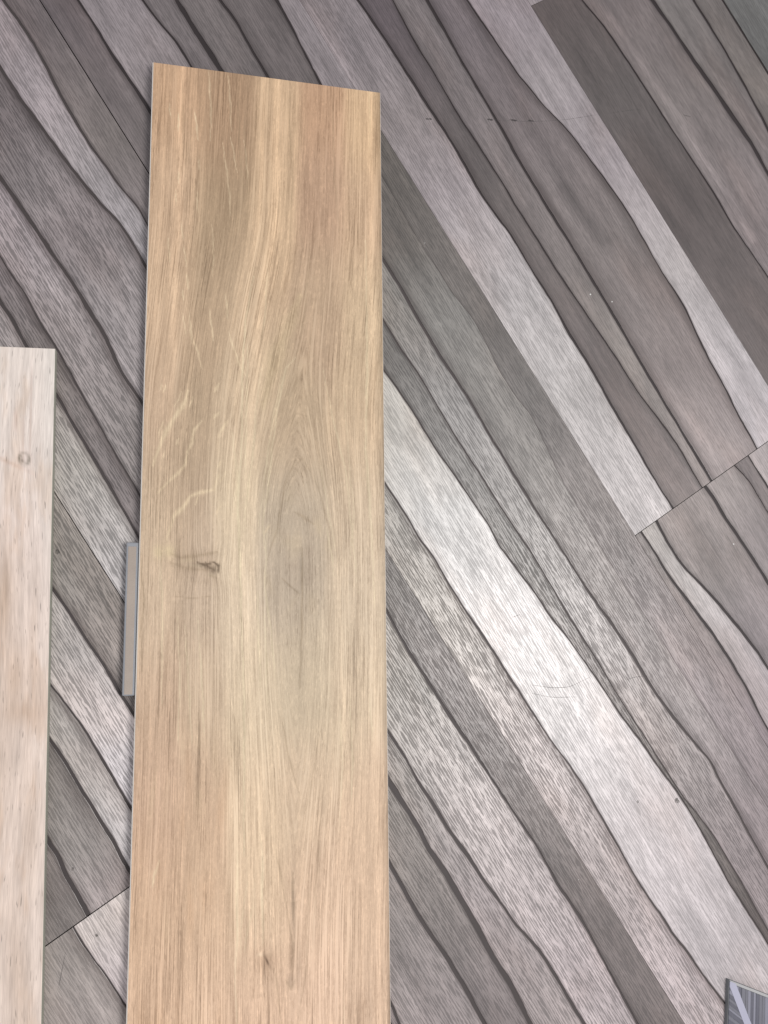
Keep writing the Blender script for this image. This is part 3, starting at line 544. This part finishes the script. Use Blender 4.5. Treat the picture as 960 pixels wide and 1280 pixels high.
def seg_dist(X, Y, pts, w):
    out = np.zeros_like(X)
    n = len(pts)
    xs = [p[0] for p in pts]; ys = [p[1] for p in pts]
    x0, x1, y0, y1 = min(xs) - 6, max(xs) + 6, min(ys) - 6, max(ys) + 6
    M = (X > x0) & (X < x1) & (Y > y0) & (Y < y1)
    x, y = X[M], Y[M]
    best = np.zeros_like(x)
    for i in range(n - 1):
        a = np.array(pts[i]); b_ = np.array(pts[i + 1]); d = b_ - a; l2 = d @ d
        t = np.clip(((x - a[0]) * d[0] + (y - a[1]) * d[1]) / l2, 0, 1)
        dist = np.hypot(x - a[0] - t * d[0], y - a[1] - t * d[1])
        g_ = (i + t) / (n - 1)
        ww = w * .62 * (0.35 + 0.9 * np.sin(np.pi * np.clip(g_, 0.04, .96)) ** .8 * (1 + .35 * np.sin(g_ * 17 + xs[0])))
        best = np.maximum(best, np.exp(-(dist / ww) ** 2))
    out[M] = best
    return out
def oak_tone(X, Y):
    u = straight(X, Y)
    # smooth interpolation of the tones of the print
    W_ = np.zeros_like(X); C = np.zeros((*X.shape, 3))
    for r in CT:
        w = np.exp(-((u - r[0]) / 15) ** 2 - ((Y - r[1]) / 48) ** 2) + 1e-9
        W_ += w; C += w[:, :, None] * lin(r[2:5] * np.array((1.0, .99, 1.0)))
    C /= W_[:, :, None]
    wv = 0.8 * np.sin(Y / 23.0) + 0.6 * np.sin(Y / 9.1 + 1)
    ub = u + wv
    fadeT = 1 / (1 + np.exp((Y - 330) / 40)); fadeM = 0.35 + 0.65 * fadeT
    band = np.zeros_like(X)
    for cx, w, a, top in ((22.5, 2.6, .24, 1), (9, 2.5, .06, 0), (32, 1.6, .10, 1), (38, 2, .09, 1), (27.5, 2, -.05, 1), (15, 3, -.05, 1), (47, 4, -.03, 1), (70, 6, -.10, 1), (60, 5, -.05, 1),
                          (84, 1.8, .16, 0), (97, 3.4, .24, 0), (99.5, 1.4, .10, 1), (90, 1.6, -.05, 0), (105, 3, .05, 0), (115, 2.5, .06, 0), (110, 2, -.05, 1), (126, 4, -.05, 1), (150, 8, -.03, 1), (190.5, 2.4, .24, 0), (186, 1.5, .04, 0), (196.5, 1.6, -.10, 0), (174, 2, -.05, 0), (164, 2, .03, 0)):
        band += a * np.exp(-((ub - cx) / w) ** 2) * (fadeT if top else fadeM)
    fadeB = 1 - fadeT
    for cx, w, a in ((83, 1.0, .10), (25, 2, .07), (57, 1.2, .06), (50, 1.2, -.05), (63, 1.5, -.06), (163, .9, .14), (178, 1, .09), (170, 1.2, -.05), (103, 1.1, .07), (8, 1.5, -.06), (184, 1.4, -.06), (93, 1.4, .06)):
        band += a * np.exp(-((ub - cx) / w) ** 2) * fadeB * (0.7 + .5 * np.sin(Y / 61 + cx))
    C *= (1 + band)[:, :, None]
    lum = C @ np.array((.3, .6, .1)); mid = np.exp(-((Y - 470) / 190) ** 2)
    sat = (0.84 - .08 * mid)[:, :, None]
    C = (lum[:, :, None] + (C - lum[:, :, None]) * sat) * (1.08 + .06 * mid)[:, :, None] * np.array((1.015, .98, .955))
    C[:, :, 1] *= 1 - .022 * mid
    # grey heart of the cathedral and radiating haze
    gk = 0.2 * gs(X, Y, 126 + 3 * np.sin(Y / 9) + 2 * np.sin(Y / 3.7), 432, 14, 26) * (.8 + .2 * np.sin(X / 4 + Y / 11)) + .2 * gs(X, Y, 119, 441, 14, 9, .6) + .2 * gs(X, Y, 137, 415, 8, 16, .4) + 0.30 * gs(X, Y, 127, 365, 10, 40) + 0.08 * gs(X, Y, 128, 500, 8, 45) + .05 * gs(X, Y, 127, 590, 9, 60)
    C = C * (1 - .5 * gk[:, :, None]) + (.5 * gk)[:, :, None] * lin((168, 147, 130))
    C *= (1 - 0.22 * gs(X, Y, 129, 437, 1.4, 16) - .10 * gs(X, Y, 128, 500, 2.5, 50) - .12 * gs(X, Y, 122, 452, 1.0, 11, -1.0))[:, :, None]
    # cathedral lines
    fl = oak_flow(X, Y)[:, :, 0] * 1000
    near = np.exp(-((fl - 30) / 17) ** 2) * np.clip(np.exp(-((Y - 330) / 95) ** 2) + .9 * np.exp(-((Y - 690) / 120) ** 2) + .35, 0, 1)
    ph = fl / 1.9 + 1.1 * np.sin(fl / 3.3 + Y / 160) + .5 * np.sin(Y / 31.0 + fl / 2)
    ln = np.clip(np.sin(ph), -0.3, 1) ** 1
    C *= (1 - 0.05 * near * ln)[:, :, None]
    # left knot: oval brown-grey smear with a dark eye
    sm = gs(X, Y, 44, 433, 17, 8) * .35 + gs(X, Y, 52, 446, 10, 3) * .25 + gs(X, Y, 50, 424, 14, 3) * .18
    C = C * (1 - .55 * sm[:, :, None]) + (.55 * sm)[:, :, None] * lin((134, 110, 86))
    wob = 1.2 * np.sin(X * 1.7) + .7 * np.sin(Y * 2.1 + X)
    eye = gs(X + wob * .5, Y, 57.5, 437.5, 2.2, 3.4, .3) + .85 * gs(X, Y + wob * .5, 49, 433.5, 7, 1.4, .12) + .5 * gs(X, Y, 53, 436, 3, 2)
    C = C * (1 - .70 * np.clip(eye, 0, 1))[:, :, None] + (.70 * np.clip(eye, 0, 1))[:, :, None] * lin((104, 84, 66))
    hl = gs(X, Y, 43, 433.5, 7, 1.0, .1) * .4 + gs(X, Y, 55, 441, 2, 1.2) * .5
    C = C * (1 - hl)[:, :, None] + hl[:, :, None] * lin((190, 172, 146))
    # lower small knot
    k2 = gs(X, Y, 102, 739, 9, 7)
    C = C * (1 - .38 * k2)[:, :, None] + (.38 * k2)[:, :, None] * lin((160, 126, 102))
    e2 = gs(X, Y, 102.8, 739.5, .8, 4.2, -.45)
    C = C * (1 - .85 * e2)[:, :, None] + (.85 * e2)[:, :, None] * lin((100, 74, 58))
    h2 = gs(X, Y, 97.5, 734, 2.5, 1.2) * .5
    C = C * (1 - h2)[:, :, None] + h2[:, :, None] * lin((232, 208, 182))
    # pale patches beside the upper left of the knot
    for cx, cy in ((14, 423), (22.5, 422)):
        q = gs(X, Y, cx, cy, 4.2, 5.5) * .5
        C = C * (1 - q)[:, :, None] + q[:, :, None] * lin((218, 198, 160))
    rr = np.random.RandomState(11)
    for _ in range(46):     # small irregular clouds: smoky in the heart, ruddy down the left
        if _ < 22:
            cx, cy = 128 + rr.normal(0, 13), 425 + rr.normal(0, 26); tgt = (164, 142, 124) if _ % 2 else (202, 180, 150)
            q = rr.uniform(.12, .3) * gs(X, Y, cx, cy, rr.uniform(1.5, 5), rr.uniform(3, 10), rr.uniform(-.7, .7))
        else:
            cx, cy = rr.uniform(5, 70), rr.uniform(560, 790); tgt = (188, 146, 112) if _ % 3 else (232, 204, 170)
            q = rr.uniform(.12, .26) * gs(X, Y, cx, cy, rr.uniform(1.5, 4), rr.uniform(6, 26), rr.uniform(-.1, .1))
        C = C * (1 - q)[:, :, None] + q[:, :, None] * lin(tgt)
    # pale medullary flecks
    fk = np.zeros_like(X)
    for i, (w, pts) in enumerate(FLK):
        fk = np.maximum(fk, seg_dist(X + .25 * np.sin(Y * .31 + 1) + .12 * np.sin(Y * .8), Y, pts, w * (.62 if i < 7 else .85)) * (.5 if i < 7 else .7))
    C = C * (1 - fk)[:, :, None] + fk[:, :, None] * lin((228, 204, 172))
    for w, k, tone_, pts in STR:
        q = seg_dist(X + .25 * np.sin(Y * .23), Y, pts, w) * k
        C = C * (1 - q)[:, :, None] + q[:, :, None] * lin(tone_)
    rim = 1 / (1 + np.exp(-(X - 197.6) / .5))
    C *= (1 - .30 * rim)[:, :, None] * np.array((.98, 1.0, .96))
    # dark U of the low cathedral
    uu = gs(X, Y, 123, 702, 1.6, 32) * .28 + gs(X, Y, 121, 755, 2.5, 4) * .25 + gs(X, Y, 127, 745, 1.5, 16) * .2
    C *= (1 - uu)[:, :, None]
    # oblique light band right of the left streak, y 330..500 px
    ob = seg_dist(X, Y, [(96, 300), (104, 262), (118, 226), (127, 200)], 9) * .30
    C = C * (1 - ob)[:, :, None] + ob[:, :, None] * lin((216, 194, 154))
    return np.clip(C / LIGHT(X / 1000, -Y / 1000)[:, :, None], 0.01, .8)

def oak_material():
    g = G("oak_print")
    P = g.attr('grain', 'Vector'); tone = g.attr('tone', 'Color')
    obj = g.n('ShaderNodeTexCoord').outputs['Object']
    s0 = g.noise(g.vmul(P, (190, 4, 60), (2, 6, 3)), 1, 2, 0.55)
    s1 = g.noise(g.vmul(P, (620, 12, 120)), 1, 2, 0.6)
    s2 = g.noise(g.vmul(P, (1500, 34, 300), (3, 1, 0)), 1, 1, 0.6)
    zone = g.rng(g.noise(g.vmul(P, (42, 6, 40), (1, 4, 3)), 1, 1), 0.40, 0.62)
    zone2 = g.rng(g.noise(g.vmul(P, (55, 7, 40), (6, 1, 8)), 1, 1), 0.45, 0.62)
    cream = g.rng(g.noise(g.vmul(P, (880, 9, 200), (9, 2, 1)), 1, 1, 0.5), 0.52, 0.62)
    brown = g.rng(g.noise(g.vmul(P, (980, 13, 200), (4, 8, 6)), 1, 1, 0.5), 0.54, 0.64)
    pm = g.rng(g.noise(g.vmul(P, (1500, 120, 400), (7, 5, 0)), 1, 1, 0.5), 0.58, 0.66)
    cross = g.noise(g.vmul(obj, (900, 260, 1)), 1, 2, 0.6)
    tick = g.rng(g.noise(g.vmul(P, (1050, 170, 100), (4, 4, 4)), 1, 1, 0.5), 0.57, 0.66)
    mot = g.noise(g.vmul(obj, (75, 26, 1)), 1, 4, 0.65)
    spk = g.noise(obj, 1100, 1, 0.5)
    sp = g.n('ShaderNodeSeparateXYZ'); g.put(sp.inputs[0], P)
    core = g.rng(sp.outputs[0], 0.004, 0.024, 0.35, 1.0)
    def wob(src, k):
        return g.math('MULTIPLY_ADD', g.math('MULTIPLY', g.math('SUBTRACT', src, 0.5), core), k, 1.0)
    v = wob(s0, 0.34)
    for src, k in ((s1, 0.46), (s2, 0.55)):
        v = g.math('MULTIPLY', v, wob(src, k))
    for src, k in ((cross, 0.34), (mot, 0.36), (spk, 0.16)):
        v = g.math('MULTIPLY', v, g.math('MULTIPLY_ADD', g.math('SUBTRACT', src, 0.5), k, 1.0))
    v = g.math('MULTIPLY', v, g.math('SUBTRACT', 1.0, g.math('MULTIPLY', pm, g.math('MULTIPLY_ADD', zone2, 0.12, 0.05))))
    v = g.math('MULTIPLY', v, g.math('SUBTRACT', 1.0, g.math('MULTIPLY', g.math('MULTIPLY', brown, core), g.math('MULTIPLY_ADD', zone2, 0.22, 0.07))))
    v = g.math('MULTIPLY', v, g.math('MULTIPLY_ADD', tick, 0.11, 1.0))
    col = g.scale(tone, v)
    col = g.mix(g.math('MULTIPLY', g.math('MULTIPLY', cream, core), g.math('MULTIPLY_ADD', zone, 0.6, 0.1)), col, g.mix(1.0, tone, (1.30, 1.34, 1.38, 1), 'MULTIPLY'))
    low = g.rng(v, 0.95, 0.75, 0, 0.5)
    col = g.mix(low, col, g.mix(1.0, col, (0.99, 0.93, 0.88, 1), 'MULTIPLY'))
    g.set('Base Color', col)
    g.set('Roughness', g.math('MULTIPLY_ADD', s2, 0.12, 0.46))
    g.set('Specular IOR Level', 0.35)
    g.bump(g.math('SUBTRACT', s2, pm), 0.25, 0.0002)
    return g.m
M_oak = oak_material()
M_biscuit = plain("pale_porcelain_edge", (0.76, 0.71, 0.65), 0.6)

board = empty('oak_plank_tile', (0, 0, 0), category='plank', label='long honey oak look plank tile lying in the middle of the floor')
box_obj('tile_body', -0.0009, 0.2004, -1.2, 0.0003, 0.0002, 0.0098, M_biscuit, board, bevel=0.0006)
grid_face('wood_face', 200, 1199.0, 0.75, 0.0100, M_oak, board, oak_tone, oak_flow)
# close the printed layer down onto the body
def layer_rim(name, x0, x1, y0, y1, z0, z1, mat, parent):
    vs = [(x0, y0, z1), (x1, y0, z1), (x1, y1, z1), (x0, y1, z1), (x0, y0, z0), (x1, y0, z0), (x1, y1, z0), (x0, y1, z0)]
    return mesh_obj(name, vs, [[0, 4, 5, 1], [1, 5, 6, 2], [2, 6, 7, 3], [3, 7, 4, 0]], mat, parent)
layer_rim('glaze_edge', 0, 0.2, -1.199, 0, 0.0096, 0.0100, plain("glaze_edge", (0.55, 0.47, 0.36), 0.5), board)

# ------------------------------------------------------------------ whitewashed plank, left
def ww_flow(X, Y):
    u = X + 3.2 * gs(X, Y, 129.5, 88, 9, 16) * np.tanh((X - 129.5) / 3) + 2.5 * np.sin(Y / 60) 
    return np.stack([u / 1000, Y / 1000, np.zeros_like(X)], 2)
def ww_tone(X, Y):
    base = np.array([lin((230, 214, 204))]); C = np.zeros((*X.shape, 3)) + base
    w = 1 / (1 + np.exp(-(Y - 170) / 40)) 
    C = C * (1 - .55 * w[:, :, None]) + (.55 * w)[:, :, None] * lin((218, 198, 181))
    w = 1 / (1 + np.exp(-(X - 141) / 3)) * (1 - .6 * w)
    C = C * (1 - .5 * w[:, :, None]) + (.5 * w)[:, :, None] * lin((231, 220, 212))
    for cx, cy, sx, sy, a, k in ((112, 210, 12, 45, .1, .5), (126, 258, 8, 25, 0, .45), (138, 245, 3, 60, .03, .25), (118, 190, 3, 30, 0, .35), (132, 285, 14, 9, .2, .35),
                                 (112, 330, 14, 60, .1, .25), (140, 370, 6, 40, 0, .25), (135, 480, 8, 50, -.12, .3), (104, 430, 5, 50, .05, .3), (110, 150, 4, 12, 0, .3), (116, 92, 16, 1.5, .45, .35)):
        q = k * gs(X, Y, cx, cy, sx, sy, a)
        C = C * (1 - q)[:, :, None] + q[:, :, None] * lin((182, 152, 124))
    for cx, cy, sx, sy in ((104, 66, 1.6, 9), (122, 60, .9, 6), (133, 60, .5, 30), (128, 73, .6, 10), (106, 78, 2.5, 4)):
        q = .4 * gs(X, Y, cx, cy, sx, sy)
        C = C * (1 - q)[:, :, None] + q[:, :, None] * lin((168, 147, 130))
    r = np.hypot((X - 129) / 3.6, (Y - 90) / 4.6)
    q = .95 * np.exp(-((r - 1) / .34) ** 2) * (0.7 + .3 * np.sin(np.arctan2(Y - 90, X - 129) * 2 + 1))
    C = C * (1 - q)[:, :, None] + q[:, :, None] * lin((132, 124, 110))
    q = .85 * gs(X, Y, 127.8, 91, 1.3, 1.6)
    C = C * (1 - q)[:, :, None] + q[:, :, None] * lin((116, 106, 94))
    return np.clip(C / LIGHT(X * 0 - .09, -.26 - Y / 1000)[:, :, None], .01, .86)
def ww_material():
    g = G("whitewashed_print")
    P = g.attr('grain', 'Vector'); tone = g.attr('tone', 'Color')
    s1 = g.noise(g.vmul(P, (230, 14, 1)), 1, 3, 0.6)
    s2 = g.noise(g.vmul(P, (1100, 55, 1), (3, 1, 0)), 1, 2, 0.6)
    pr = g.rng(g.noise(g.vmul(P, (900, 75, 1), (5, 5, 0)), 1, 1), 0.66, 0.74)
    v = g.math('MULTIPLY_ADD', g.math('SUBTRACT', s1, 0.5), 0.75, 1.0)
    v = g.math('MULTIPLY', v, g.math('MULTIPLY_ADD', g.math('SUBTRACT', s2, 0.5), 0.6, 1.0))
    v = g.math('MULTIPLY', v, g.math('SUBTRACT', 1.0, g.math('MULTIPLY', pr, 0.42)))
    col = g.scale(tone, v)
    bl = g.rng(g.noise(g.vmul(P, (60, 12, 1), (8, 3, 0)), 1, 3, .6), 0.50, 0.66, 0, 0.6)
    col = g.mix(bl, col, g.mix(1.0, col, (0.90, 0.82, 0.74, 1), 'MULTIPLY'))
    g.set('Base Color', col)
    g.set('Roughness', 0.5); g.set('Specular IOR Level', 0.35)
    g.bump(s2, 0.2, 0.0002)
    return g.m
M_ww = ww_material()
pr_ = math.radians(1.13)
plank = empty('whitewashed_plank_tile', (-0.0700 - 0.15 * math.cos(pr_), -0.2602 - 0.15 * math.sin(pr_), 0), pr_, category='plank',
              label='pale whitewashed plank tile with a round knot at the left edge')
M_greened = plain("greenish_tile_edge", (0.34, 0.34, 0.28), 0.75)  # one even dark grey-green for the plank's sides
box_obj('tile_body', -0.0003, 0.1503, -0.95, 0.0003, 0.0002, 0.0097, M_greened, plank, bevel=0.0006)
grid_face('wood_face', 150, 949.0, 1.3, 0.0100, M_ww, plank, ww_tone, ww_flow)
layer_rim('glaze_edge', 0, 0.15, -0.949, 0, 0.0095, 0.0100, plain("white_glaze_edge", (0.72, 0.70, 0.66), 0.4), plank)

# ------------------------------------------------------------------ spacer bar beside the oak plank
bar = empty('trim_bar', (-0.0056, -0.4752, 0), 0.0, category='trim strip',
            label='short thin beige and grey bar lying tight against the left edge of the oak plank')
M_rim = plain("grey_plastic_bluish_light", (0.33, 0.345, 0.37), 0.5)  # bluish light caught by the bevelled rim is put into its grey
M_core = plain("beige_foam", (0.43, 0.365, 0.31), 0.7, 0.12)
box_obj('bar_body', -0.0053, 0.0046, -0.0600, 0.0600, 0.0012, 0.0078, M_rim, bar, bevel=0.0014, seg=3)
box_obj('bar_core', -0.0038, 0.0026, -0.0590, 0.0568, 0.0030, 0.0080, M_core, bar, bevel=0.0004, seg=2)
box_obj('bar_foot', -0.0045, 0.0040, -0.0560, 0.0560, 0.0000, 0.0018, M_rim, bar)

# ------------------------------------------------------------------ small parquet sample, lower right corner
CX, CY = 0.5076, -0.7956
ta, tb = math.radians(-23.5), math.radians(-97.0)
A = Vector((math.cos(ta), math.sin(ta))); B_ = Vector((math.cos(tb), math.sin(tb)))
samp = empty('mosaic_sample', (CX, CY, 0), category='tile sample', label='small blue grey striped parquet sample with a lavender band, lower right corner')
ZT = 0.005
def prism(name, uv, z0, z1, mat):
    p = [A * (u / 1000) + B_ * (v / 1000) for u, v in uv]
    ar = sum(p[i].x * p[(i + 1) % len(p)].y - p[(i + 1) % len(p)].x * p[i].y for i in range(len(p)))
    if ar < 0: p = p[::-1]
    k = len(p)
    vs = [(q.x, q.y, z0) for q in p] + [(q.x, q.y, z1) for q in p]
    fs = [list(range(k, 2 * k)), list(range(k))[::-1]] + [[i, (i + 1) % k, k + (i + 1) % k, k + i] for i in range(k)]
    return mesh_obj(name, vs, fs, mat, samp)
M_sbody = plain("grey_sample_body", (0.22, 0.23, 0.24), 0.7)
M_lav = plain("lavender_band", (0.43, 0.43, 0.53), 0.5, 0.06)
M_sd = [plain("slate_slat_%s" % n, c, 0.5, 0.12) for n, c in (("dark", (0.12, 0.12, 0.15)), ("mid", (0.17, 0.17, 0.20)), ("light", (0.24, 0.24, 0.29)))]
prism('sample_body', [(0, 0), (90, 0), (90, 90), (0, 90)], 0, ZT - .0008, M_sbody)
# pale band runs diagonally from the corner; slats abut it from both sides
def clip_poly(poly, a, b_, c_):
    out = []
    for i in range(len(poly)):
        p, q = poly[i], poly[(i + 1) % len(poly)]
        fp, fq = a * p[0] + b_ * p[1] + c_, a * q[0] + b_ * q[1] + c_
        if fp >= 0: out.append(p)
        if (fp >= 0) != (fq >= 0):
            t = fp / (fp - fq); out.append((p[0] + t * (q[0] - p[0]), p[1] + t * (q[1] - p[1])))
    return out
# band: |v - 1.55u - off| within
def band_half(poly, side):
    # right side: 1.55u - v - 12 >= 0 ; left side: v - 1.55u - 4 >= 0
    return clip_poly(poly, 1.55, -1, -9.5) if side > 0 else clip_poly(poly, -1.55, 1, -5)
bp = clip_poly(clip_poly([(0.5, 1), (88, 1), (88, 89), (0.5, 89)], -1.55, 1, 9.2), 1.55, -1, 4.7)
prism('pale_band', bp, ZT - .0008, ZT, M_lav)
r_ = np.random.RandomState(3)
u = 3.0; i = 0
while u < 86:
    w = r_.uniform(1.6, 4.2)
    q = band_half([(u, 2.6), (u + w, 2.6), (u + w + 2, 88), (u + 2, 88)], 1)
    if len(q) >= 3: prism('slat', q, ZT - .0008, ZT - r_.uniform(0, .0003), M_sd[[0, 2, 0, 1, 1, 2][i % 6]])
    u += w + .25; i += 1
v = 3.0; i = 0
while v < 86:
    w = r_.uniform(1.6, 3.8)
    q = band_half([(0.6, v), (88, v + 26), (88, v + w + 26), (0.6, v + w)], -1)
    q = clip_poly(q, 0, -1, 88.5) if len(q) >= 3 else q
    if len(q) >= 3: prism('slat', q, ZT - .0008, ZT - r_.uniform(0, .0003), M_sd[[0, 1, 2, 0, 1][i % 5]])
    v += w + .25; i += 1
prism('pale_edge', [(0, 0), (90, 0), (90, 2.2), (2.2, 2.2)], ZT - .0008, ZT - .0001, plain("pale_grey_edge", (0.42, 0.42, 0.42), 0.6))
